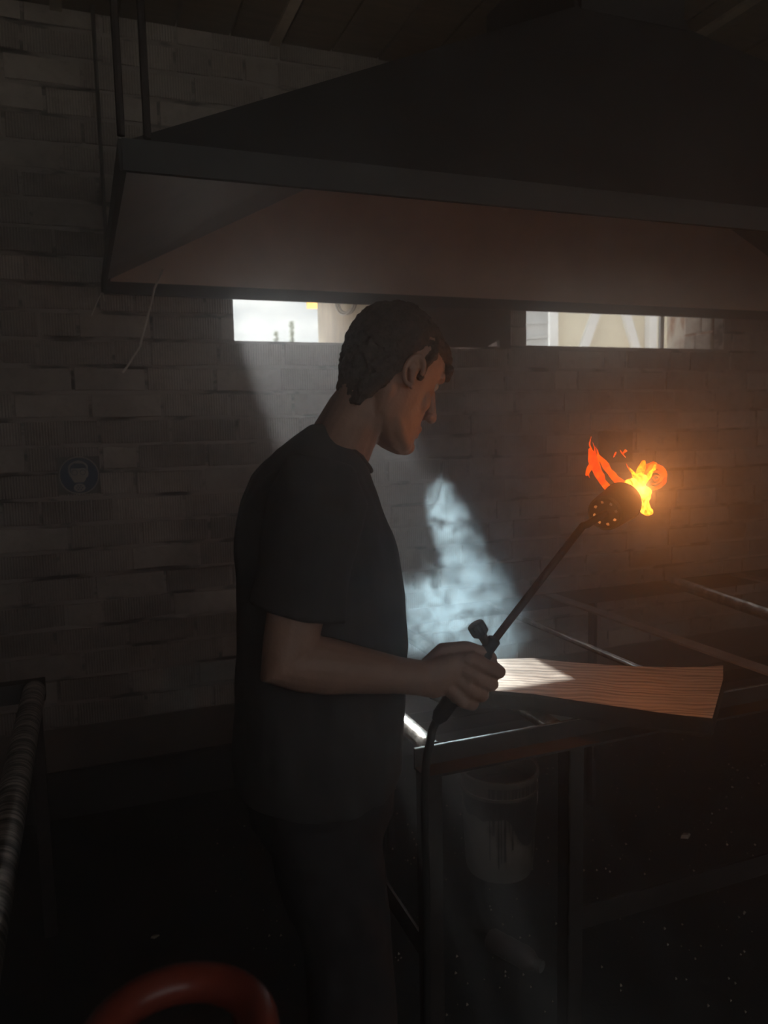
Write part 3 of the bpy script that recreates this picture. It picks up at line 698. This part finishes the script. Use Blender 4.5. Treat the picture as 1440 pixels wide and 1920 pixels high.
# arms: right one reaches to the torch, left one hangs behind the body
shR, elR, wrR = V((-.105,-.185,1.372)), V((-.160,-.225,1.112)), V((.062,-.150,1.053))
shL, elL, wrL = V((-.150,.185,1.372)), V((-.165,.225,1.10)), V((-.105,.235,.90))
def arm(mb, sh, el, wr):
    d1 = (el-sh).normalized(); d2 = (wr-el).normalized()
    n = d1.cross(d2).normalized(); s1 = n.cross(d1).normalized(); s2 = n.cross(d2).normalized()
    rg = []
    for t, a, b_ in ((-.02,.052,.055),(.15,.055,.060),(.4,.048,.054),(.7,.043,.047),(.9,.042,.044)):
        rg.append(ring_ab(lerp(sh,el,t), n*a, s1*b_, 18))
    dm = (d1+d2).normalized(); sm = n.cross(dm).normalized()
    rg.append(ring_ab(el+sm*(-.004), n*.041, sm*.048, 18))
    for t, a, b_ in ((.12,.044,.047),(.3,.045,.046),(.55,.038,.038),(.8,.030,.031),(1.0,.024,.030),(1.1,.024,.032)):
        rg.append(ring_ab(lerp(el,wr,t), n*a, s2*b_, 18))
    mb.loft(rg)
arm(body, shR, elR, wrR); arm(body, shL, elL, wrL)
# right hand closed around the torch handle
HB, HT_ = V((.091,-.120,.975)), V((.180,-.120,1.100))
ra = (HT_-HB).normalized(); GC = V((.140,-.120,1.044))
ncam = V((0,-1,0)); pr_ = ra.cross(ncam).normalized()
if pr_.x < 0: pr_ = -pr_
def hpol(s_, ang, r): a = math.radians(ang); return GC + ra*s_ + (ncam*math.cos(a)+pr_*math.sin(a))*r
palm = [(.042,'i'),(.017,'m'),(-.008,'r'),(-.031,'p')]
lens = {'i':1.0,'m':1.06,'r':1.0,'p':.86}
for s_, k in palm:
    L_ = lens[k]
    body.caps([hpol(s_*.8,-35,.040), hpol(s_,12,.040)], [.014,.0125], 10)                       # metacarpal
    body.caps([hpol(s_,12,.040), hpol(s_,52,.0425*L_), hpol(s_-.002,84,.040*L_)], [.0122,.0108,.0108], 10)
    body.caps([hpol(s_-.002,84,.040*L_), hpol(s_-.003,128,.033*L_)], [.0108,.0098], 10)
    body.caps([hpol(s_-.003,128,.033*L_), hpol(s_-.003,190,.027)], [.0098,.0088], 10)
body.loft([ring_ab(wrR+V((-.01,0,0)), V((0,-.022,0)), V((0,0,.030)), 16), ring_ab(lerp(wrR, hpol(0,-40,.036), .45), V((0,-.022,0)), V((.01,0,.038)), 16), ring_ab(hpol(.004,-40,.034), ncam*.017+pr_*.006, ra*.047, 16), ring_ab(hpol(.004,-5,.036), ncam*.013, ra*.050, 16)])
body.caps([wrR+V((.012,.012,.016)), V((.098,-.125,1.092)), V((.138,-.128,1.098))], [.020,.0165,.013], 12)   # thumb
body.caps([V((.138,-.128,1.098)), V((.166,-.124,1.088)), V((.184,-.108,1.074))], [.0128,.0115,.010], 12)
# left hand, loosely curled
dl = (wrL-elL).normalized(); sl = V((0,0,1)).cross(dl).normalized(); ul = dl.cross(sl)
body.loft([ring_ab(wrL-dl*.01, sl*.022, ul*.030, 14), ring_ab(wrL+dl*.04, sl*.016, ul*.040, 14), ring_ab(wrL+dl*.085, sl*.013, ul*.040, 14)])
for k, (o_, ln) in enumerate(((.030,.9),(.010,1.0),(-.011,.95),(-.031,.75))):
    b0 = wrL+dl*.085+ul*o_
    body.caps([b0, b0+dl*.036*ln-sl*.010, b0+dl*.058*ln-sl*.030, b0+dl*.060*ln-sl*.05], [.0105,.0098,.009,.008], 10)
b0 = wrL+dl*.02+ul*.032
body.caps([b0, b0+dl*.03+ul*.014-sl*.012, b0+dl*.06+ul*.012-sl*.022], [.013,.0115,.0095], 10)
me = remesh(body, .0030, 3)
sk = obj('body', me, M_SKIN, man, smooth=180)
# eyes
for s in (-1, 1):
    e = obj('eye', MB().ball(hp(.029*s,.0715,.012), .0105, 16), M_EYE, man, smooth=180)
# hair: short crop, a shell over the crown, the back and down to the nape
hair = MB()
HH = [(-.098,-.058,-.070,.040),(-.078,-.045,-.074,.056),(-.052,-.034,-.085,.067),(-.022,-.024,-.0985,.0735),(.006,-.012,-.1045,.0765),(.026,.004,-.1065,.0790),(.038,.030,-.107,.0795),(.046,.075,-.107,.0800),(.056,.102,-.105,.0795),(.066,.1035,-.102,.078),(.080,.095,-.097,.0755),(.097,.074,-.084,.064),(.111,.046,-.062,.048),(.121,.016,-.038,.029),(.1245,-.004,-.022,.012)]
hair.loft([head_ring(u, f, b_, h_, 32, -.03) for u, f, b_, h_ in HH])
hair.caps([hp(-.045,.082,.050), hp(-.02,.097,.048), hp(.02,.097,.048), hp(.045,.082,.050)], [.009,.010,.010,.009], 10)   # fringe
for s in (-1, 1): hair.caps([hp(.0715*s,.020,.045), hp(.0705*s,.014,.02), hp(.0690*s,.012,-.008)], [.011,.009,.006], 8)
for s in range(40):
    a = random.uniform(-.9, .9); f = random.uniform(-.06,.07)
    p = hp(.05*a, f, .108-.10*a*a*.2-max(0,(abs(f)-.02))*.38); hair.caps([p, p+hU*.010+hF*random.uniform(-.004,.008)+hR*random.uniform(-.005,.005)], [.004,.0016], 6)
me = remesh(hair, .0035, 2); displace(me, .0042, 75); displace(me, .0022, 190, 3)
obj('hair', me, M_HAIR, man, smooth=180)

# shirt
shirt = MB()
SEC = [(.815,-.142,.185,.150),(.86,-.138,.190,.158),(.935,-.132,.185,.160),(1.01,-.127,.178,.160),(1.082,-.124,.176,.160),(1.185,-.127,.180,.154),(1.286,-.131,.188,.142),(1.345,-.134,.190,.126),(1.392,-.130,.160,.108),(1.418,-.122,.125,.094),(1.440,-.112,.098,.082),(1.458,-.104,.082,.066),(1.474,-.097,.070,.052),(1.486,-.092,.060,.040)]
shirt.loft([ring_ab(V((cx,0,z)), TR*a, TF*b_, 36, 2.35) for z, cx, a, b_ in SEC])
def sleeve(mb, sh, el, t1, k=1.0):
    d1 = (el-sh).normalized(); n = d1.cross(V((1,0,.1))).normalized(); s1 = n.cross(d1).normalized()
    mb.loft([ring_ab(sh+V((.0,0,.015))-d1*.045, n*.045*k, s1*.055*k, 22), ring_ab(sh, n*.066*k, s1*.078*k, 22), ring_ab(lerp(sh,el,.3), n*.066*k, s1*.082*k, 22), ring_ab(lerp(sh,el,.55), n*.064*k, s1*.080*k, 22), ring_ab(lerp(sh,el,t1), n*.064*k, s1*.084*k, 22)])
sleeve(shirt, shR, elR, .72); sleeve(shirt, shL, elL, .78)
me = remesh(shirt, .006, 5)
displace(me, .010, 9, 1.0, (1,1,.6)); displace(me, .005, 24, 4.0, (1,1,.5))
obj('t_shirt', me, M_SHIRT, man, smooth=180)
col_ = [V((-.068,0,1.446)) + TR*(.066*math.cos(2*PI*k/36)) + (V((.044,.008,-.046)))*math.sin(2*PI*k/36) for k in range(36)]
obj('collar', MB().tube(col_, .0050, 8, closed=True), M_SHIRT, man, smooth=180)

# trousers
tr = MB()
tr.loft([ring_ab(V((-.138,0,z)), TR*a, TF*b_, 30, 2.3) for z, a, b_ in ((.90,.160,.135),(.86,.168,.140),(.80,.172,.142),(.74,.168,.135),(.70,.12,.10))])
def legm(mb, hp_, kn, an, k=1.0):
    rg = []
    for P, a, b_ in ((hp_,.092,.105),(lerp(hp_,kn,.35),.090,.100),(lerp(hp_,kn,.75),.075,.084),(kn,.068,.078),(lerp(kn,an,.3),.066,.078),(lerp(kn,an,.7),.060,.070),(an,.060,.074)):
        rg.append(ring_ab(P, TR*a, TF*b_, 22))
    mb.loft(rg)
legm(tr, V((-.125,-.095,.80)), V((-.072,-.110,.455)), V((-.075,-.115,.075)))
legm(tr, V((-.150,.095,.80)), V((-.110,.105,.455)), V((-.120,.110,.075)))
me = remesh(tr, .007, 5); displace(me, .010, 10, 2.0, (1,1,.7)); displace(me, .005, 26, 5.0, (1,1,.6))
obj('trousers', me, M_TROUSER, man, smooth=180)
for an in (V((-.075,-.115,0)), V((-.120,.110,0))):
    s_ = MB(); c0 = an
    s_.loft([ring_ab(c0+TF*f+V((0,0,h/2+.001)), TR*w_, V((0,0,h/2)), 16, 2.6) for f, w_, h in ((-.095,.025,.05),(-.08,.036,.085),(-.03,.042,.11),(.03,.045,.095),(.10,.050,.06),(.155,.045,.045),(.185,.025,.03))])
    s_.loft([ring_ab(c0+V((0,0,.05)), TR*.05, TF*.06, 16), ring_ab(c0+V((0,0,.12)), TR*.048, TF*.055, 16)])
    obj('shoe', remesh(s_, .006, 3), M_SHOE, man, smooth=180)

# ------------------------------------------------------------------ gas torch
torch = local_thing('gas_torch', 'long steel gas torch with a perforated burner cup, held over the plank', 'torch')
BEND = V((.360,-.020,1.286)); CB = V((.413,.010,1.310)); CM = V((.470,.088,1.324))
obj('tube', MB().tube([HT_, lerp(HT_,BEND,.5), lerp(HT_,BEND,.96), BEND+V((.006,.003,.006)), lerp(BEND,CB,.3), CB+ (CM-CB).normalized()*.01], .0068, 14), M_TORCH, torch, smooth=True)
hb = MB().tube([HB-ra*.012, HB, lerp(HB,HT_,.3), lerp(HB,HT_,.7), HT_-ra*.015, HT_-ra*.012, HT_+ra*.012, HT_+ra*.015], [.009,.0145,.0155,.0150,.0145,.012,.012,.008], 18)
obj('handle', hb, M_RUBBER, torch, smooth=True)
KB = HT_ - ra*.004; KT = V((.163,-.122,1.122)); kd = (KT-KB).normalized()
obj('valve_stem', MB().tube([KB, KT], .008, 12), M_TORCH, torch, smooth=True)
kn = MB()
n = 14; sx_ = kd.cross(V((0,1,0))).normalized(); sy_ = kd.cross(sx_)
rg = []
for t, r in ((-.004,.010),(.0,.0142),(.006,.0150),(.016,.0150),(.020,.0135),(.021,.006)):
    rg.append([KT+kd*t+(sx_*math.cos(2*PI*j/28)+sy_*math.sin(2*PI*j/28))*r*(1.06 if j % 2 else .95) for j in range(28)])
kn.loft(rg); obj('valve_knob', kn, M_RUBBER, torch, smooth=True)
# burner cup: open towards the flame, closed and perforated towards the hand
ax = (CM-CB).normalized(); cx_ = ax.cross(V((0,0,1))).normalized(); cz_ = cx_.cross(ax)
Mc = Matrix(((cx_.x,cz_.x,ax.x,CB.x),(cx_.y,cz_.y,ax.y,CB.y),(cx_.z,cz_.z,ax.z,CB.z),(0,0,0,1)))
LC = .095; R1, R2 = .0335, .0385
cup = MB().lathe([(R1-.004,.0005),(R1,.004),(R1+.002,.03),(R2,LC),(R2+.0015,LC+.001),(R2-.001,LC),(R1-.002,.02),(R1-.004,.006)], 36, Mc, cap=False)
obj('burner_cup', cup, M_TORCH, torch, smooth=True)
# perforated end disc, real holes
def disc_with_holes():
    bm = bmesh.new(); ho = [(.0215*math.cos(2*PI*k/8+.2), .0215*math.sin(2*PI*k/8+.2), .0028) for k in range(8)]
    segs = 96; rr = [.0068,.0125,.0175,.0190,.0205,.0215,.0225,.0240,.0255,.0290,R1-.001]
    grid = [[bm.verts.new(Mc @ V((r*math.cos(2*PI*k/segs), r*math.sin(2*PI*k/segs), .004))) for k in range(segs)] for r in rr]
    for i in range(len(rr)-1):
        for k in range(segs):
            a = 2*PI*(k+.5)/segs; r = (rr[i]+rr[i+1])/2; x, y = r*math.cos(a), r*math.sin(a)
            if any((x-hx)**2+(y-hy)**2 < hr*hr for hx, hy, hr in ho): continue
            bm.faces.new((grid[i][k], grid[i][(k+1)%segs], grid[i+1][(k+1)%segs], grid[i+1][k]))
    g = bmesh.ops.solidify(bm, geom=bm.faces[:], thickness=.0015)
    me = bpy.data.meshes.new('end_disc'); bm.to_mesh(me); bm.free(); return me
obj('end_disc', disc_with_holes(), M_TORCH, torch)
# hose
hz = V((.074,-.120,.933)); BT = HB-ra*.012
hp_ = [BT, lerp(BT,hz,.5)+V((-.002,0,0)), hz, hz+V((-.012,.012,-.10)), hz+V((-.010,.05,-.40)), hz+V((-.02,.02,-.75)), V((.02,-.30,.03)), V((-.12,-.55,.013)), V((-.26,-.62,.10)), V((-.262,-.66,.55)), V((-.245,-.70,.845))]
sm = []
for i in range(len(hp_)-1):
    p0, p1, p2, p3 = hp_[max(i-1,0)], hp_[i], hp_[i+1], hp_[min(i+2,len(hp_)-1)]
    for q in range(6):
        t = q/6; sm.append(.5*((2*p1)+(p2-p0)*t+(2*p0-5*p1+4*p2-p3)*t*t+(3*p1-p0-3*p2+p3)*t**3))
sm.append(hp_[-1])
obj('hose', MB().tube(sm, .0075, 10), M_RUBBER, torch, smooth=True)

# ------------------------------------------------------------------ flame
def flame_mat(name, c_dark, c_hot, sc, lo, hi, solid, strength=1.0, top=1.0):
    m = bpy.data.materials.new(name); m.use_nodes = True; t = m.node_tree; t.nodes.clear(); L = t.links.new
    out = N(t, 'ShaderNodeOutputMaterial'); e = N(t, 'ShaderNodeEmission', Strength=strength); tp = N(t, 'ShaderNodeBsdfTransparent')
    g = N(t, 'ShaderNodeNewGeometry'); n1 = N(t, 'ShaderNodeTexNoise', Scale=sc, Detail=3.0, Distortion=1.6); L(g.outputs['Position'], n1.inputs['Vector'])
    r = N(t, 'ShaderNodeValToRGB'); r.color_ramp.elements[0].position = lo; r.color_ramp.elements[1].position = hi
    r.color_ramp.elements[0].color = (*c_dark, 1); r.color_ramp.elements[1].color = (*c_hot, 1); L(n1.outputs['Fac'], r.inputs['Fac']); L(r.outputs[0], e.inputs['Color'])
    a = N(t, 'ShaderNodeMapRange'); a.inputs['From Min'].default_value = .3; a.inputs['From Max'].default_value = .62; a.inputs['To Min'].default_value = solid; a.inputs['To Max'].default_value = top; L(n1.outputs['Fac'], a.inputs['Value'])
    mx = N(t, 'ShaderNodeMixShader'); L(a.outputs[0], mx.inputs[0]); L(tp.outputs[0], mx.inputs[1]); L(e.outputs[0], mx.inputs[2]); L(mx.outputs[0], out.inputs['Surface']); m.cycles.emission_sampling = 'NONE'; return m
M_FCORE = flame_mat('flame_core', (1.9,.19,.004), (3.2,.66,.02), 44, .40, .58, .45, top=.75)
M_FHOT = flame_mat('flame_hot', (2.4,.22,.003), (4.4,1.1,.09), 52, .40, .56, .5, top=.8)
M_FORANGE = flame_mat('flame_orange', (.55,.026,.002), (1.0,.085,.003), 44, .38, .66, .6, top=.9)
flame = local_thing('flame', 'bright yellow and orange flame licking from the mouth of the torch', 'flame')
FO = V((.505,.12,1.345))
def px(dx, dy, w_=0.0):    # offsets from the flame's root in millimetres: right, up, away
    return FO + V((dx*.001, w_*.001, dy*.001))
def tongue(name, pts, rad, m, amp=.003, fq=60, seg=12):
    mb = MB().caps([px(*p) for p in pts], [r*.001 for r in rad], seg)
    me = remesh(mb, .0016, 1); displace(me, amp, fq, pts[0][0]*.1)
    return obj(name, me, m, flame, smooth=180)
# hot core in the mouth, drooping down over its right rim
core = MB()
for (x, y, w_), r in (((-8,6,0),17),((8,2,2),18),((20,-14,0),12),((-20,-2,6),12),((14,18,4),13),((25,-6,4),10)): core.ball(px(x,y,w_), r*.001, 14)
core.caps([px(14,-14), px(22,-32), px(26,-46)], [.011,.008,.010], 12); core.ball(px(30,-44), .009, 12)
me = remesh(core, .0018, 2); displace(me, .0075, 45, 1.3); displace(me, .003, 110, 2.2)
obj('core', me, M_FHOT, flame, smooth=180)
tongue('tongue', [(6,14,0),(10,30,2),(16,44,4),(20,56,6)], [11,9,6,2], M_FCORE, .004)
tongue('tongue', [(14,12,4),(28,28,6),(38,42,8),(46,52,10)], [10,9,7,2.5], M_FCORE, .004)
tongue('tongue', [(2,20,-4),(-4,34,-4),(-12,44,-2)], [6,4,1.5], M_FCORE, .002)
# orange curl on the right: a rolled ring with an inner spiral
for k, (r, w_, th) in enumerate(((20,6,4.6),(12,3,2.8),(5,0,1.8))):
    pts = []
    for j in range(17):
        a = math.radians(205-j*(330/16)); pts.append((43+r*math.cos(a), 22+r*1.1*math.sin(a), w_+6*math.sin(j*.6)))
    tongue('curl', pts, [th*(.55+.45*math.sin(PI*j/16)) for j in range(17)], M_FORANGE, .0028, 70)
tongue('tongue', [(20,30,4),(28,44,6),(40,50,8),(52,45,8)], [6,8,6,3], M_FORANGE, .003)
# orange ribbon swept to the left
tongue('ribbon', [(-22,-8,0),(-48,-2,-4),(-66,18,-6),(-78,42,-6),(-86,66,-4),(-92,82,-2)], [8,8,8,9,9,3], M_FORANGE, .003)
tongue('ribbon', [(-18,6,6),(-36,20,4),(-52,40,2),(-64,58,0),(-74,70,0)], [9,7,6,7,3], M_FORANGE, .003)
tongue('ribbon', [(-80,56,-6),(-92,46,-6),(-98,32,-6)], [7,6,3], M_FORANGE, .003)
for pts in ([(-86,76,-2),(-92,92,-2),(-89,108,-2)], [(-80,72,-2),(-82,86,-2),(-86,98,-2)], [(-74,70,0),(-76,80,0),(-80,88,0)], [(-97,40,-6),(-94,30,-6),(-92,24,-6)]):
    tongue('wisp', pts, [2.6,1.6,.7], M_FORANGE, .0006)
tongue('spark', [(-43,66,0),(-40,72,0),(-38,76,0)], [1.6,2.4,1.4], M_FORANGE, .0005)
tongue('spark', [(-18,64,2),(-26,74,2),(-30,80,2)], [1.0,2.0,1.0], M_FORANGE, .0005)
tongue('spark', [(-24,72,2),(-18,79,2),(-15,77,2)], [2,3.2,1.2], M_FORANGE, .0005)
tongue('spark', [(-6,34,2),(-14,46,2),(-18,54,2)], [1.4,1.6,.8], M_FORANGE, .0005)
ld = bpy.data.lights.new('flame_light', 'POINT'); lo_ = bpy.data.objects.new('flame_light', ld); COL.objects.link(lo_)   # the flame's light, at its core
ld.energy = FLAME_POWER; ld.color = (1.0, .33, .085); ld.shadow_soft_size = 0.012
lo_.location = Matrix.Rotation(-PSI, 3, 'Z') @ px(13, 3, 2) + FH*1.42

# ------------------------------------------------------------------ smoke and haze
def vol_mat(name, col, dens, aniso, sc, lo, hi, warp=.35, base=0.0, stretch=(1,1,1), edge=.45):
    m = bpy.data.materials.new(name); m.use_nodes = True; t = m.node_tree; t.nodes.clear(); L = t.links.new
    out = N(t, 'ShaderNodeOutputMaterial'); v = N(t, 'ShaderNodeVolumePrincipled', Anisotropy=aniso); v.inputs['Color'].default_value = (*col, 1)
    tc = N(t, 'ShaderNodeTexCoord'); g = N(t, 'ShaderNodeNewGeometry')
    mp = N(t, 'ShaderNodeMapping'); mp.inputs['Scale'].default_value = stretch; L(g.outputs['Position'], mp.inputs['Vector'])
    wn = N(t, 'ShaderNodeTexNoise', Scale=sc*.55, Detail=2.0); L(mp.outputs[0], wn.inputs['Vector'])
    ws = N(t, 'ShaderNodeVectorMath', operation='SCALE'); ws.inputs['Scale'].default_value = warp; L(wn.outputs['Color'], ws.inputs[0])
    ad = N(t, 'ShaderNodeVectorMath', operation='ADD'); L(mp.outputs[0], ad.inputs[0]); L(ws.outputs[0], ad.inputs[1])
    nz = N(t, 'ShaderNodeTexNoise', Scale=sc, Detail=6.0, Roughness=.62); L(ad.outputs[0], nz.inputs['Vector'])
    mr = N(t, 'ShaderNodeMapRange'); mr.inputs['From Min'].default_value = lo; mr.inputs['From Max'].default_value = hi; mr.inputs['To Min'].default_value = base; mr.inputs['To Max'].default_value = 1.0; L(nz.outputs['Fac'], mr.inputs['Value'])
    ln = N(t, 'ShaderNodeVectorMath', operation='LENGTH'); L(tc.outputs['Object'], ln.inputs[0])
    fo = N(t, 'ShaderNodeMapRange'); fo.interpolation_type = 'SMOOTHSTEP'; fo.inputs['From Min'].default_value = 1.0; fo.inputs['From Max'].default_value = edge; L(ln.outputs['Value'], fo.inputs['Value'])
    ml = N(t, 'ShaderNodeMath', operation='MULTIPLY'); L(mr.outputs[0], ml.inputs[0]); L(fo.outputs[0], ml.inputs[1])
    m2 = N(t, 'ShaderNodeMath', operation='MULTIPLY'); m2.inputs[1].default_value = dens; L(ml.outputs[0], m2.inputs[0]); L(m2.outputs[0], v.inputs['Density'])
    L(v.outputs[0], out.inputs['Volume']); return m
def puff(name, loc, rad, rot, m, label):
    """a rounded body of smoke; the object's own space is the unit ball"""
    mb = MB().ball((0,0,0), 1.0, 20)
    for v in mb.v: v *= 1.0 + .06*noise.noise(v*1.7)
    me = mb.mesh(name); me.materials.append(m)
    o = bpy.data.objects.new(name, me); COL.objects.link(o); o.location = loc; o.scale = rad; o.rotation_euler = rot
    o['kind'] = 'stuff'; o['label'] = label; o['category'] = 'smoke'; return o
M_SMOKE = vol_mat('smoke_dense', (.62,.86,1.0), 2.5, .45, 18.0, .47, .535, warp=.22, edge=.72)
M_SMOKE_LOW = vol_mat('smoke_low', (.62,.86,1.0), 2.2, .45, 21.0, .455, .56, warp=.22, edge=.6)
M_DRIFT = vol_mat('smoke_drift', (.88,.88,.97), 1.7, .3, 6.0, .45, .66, warp=.35)
puff('smoke', (.90, 1.72, 1.02), (.165, .17, .20), (math.radians(-40), 0, 0), M_SMOKE, 'broad bright foot of the smoke in the sunbeam, just above the plank')
puff('smoke', (.985, 1.98, 1.185), (.085, .10, .25), (math.radians(-56), 0, math.radians(-8)), M_SMOKE, 'narrow bright upper tip of the sunlit smoke column')
puff('smoke', (.74, 1.70, 1.02), (.13, .16, .12), (0, 0, math.radians(-15)), M_SMOKE_LOW, 'curling smoke puff close to the front of the dark t-shirt')
puff('smoke', (1.24, 1.80, 1.03), (.14, .16, .14), (0, 0, 0), M_DRIFT, 'dim round puff of unlit smoke right of the sunbeam, behind the plank')
puff('smoke', (1.50, 2.40, 1.34), (.68, .42, .46), (0, 0, math.radians(-20)), M_DRIFT, 'thin dim smoke drifting in front of the wall below the flame')
hm = bpy.data.materials.new('thin_haze'); hm.use_nodes = True; t = hm.node_tree; t.nodes.clear()
out = N(t, 'ShaderNodeOutputMaterial'); v = N(t, 'ShaderNodeVolumeScatter', Density=HAZE, Anisotropy=.86); v.inputs['Color'].default_value = (.95,.97,1,1)
t.links.new(v.outputs[0], out.inputs['Volume'])
o = obj('haze', MB().box((XL-.1, YF-.1, -.05), (XR+.1, YB+.2, ZC+.1)), hm); o['kind'] = 'stuff'; o['label'] = 'thin smoky haze filling the whole workshop'; o['category'] = 'haze'
for o in bpy.data.objects:
    if '_local' in o: del o['_local']
for m in bpy.data.materials:
    if '_b' in m: del m['_b']
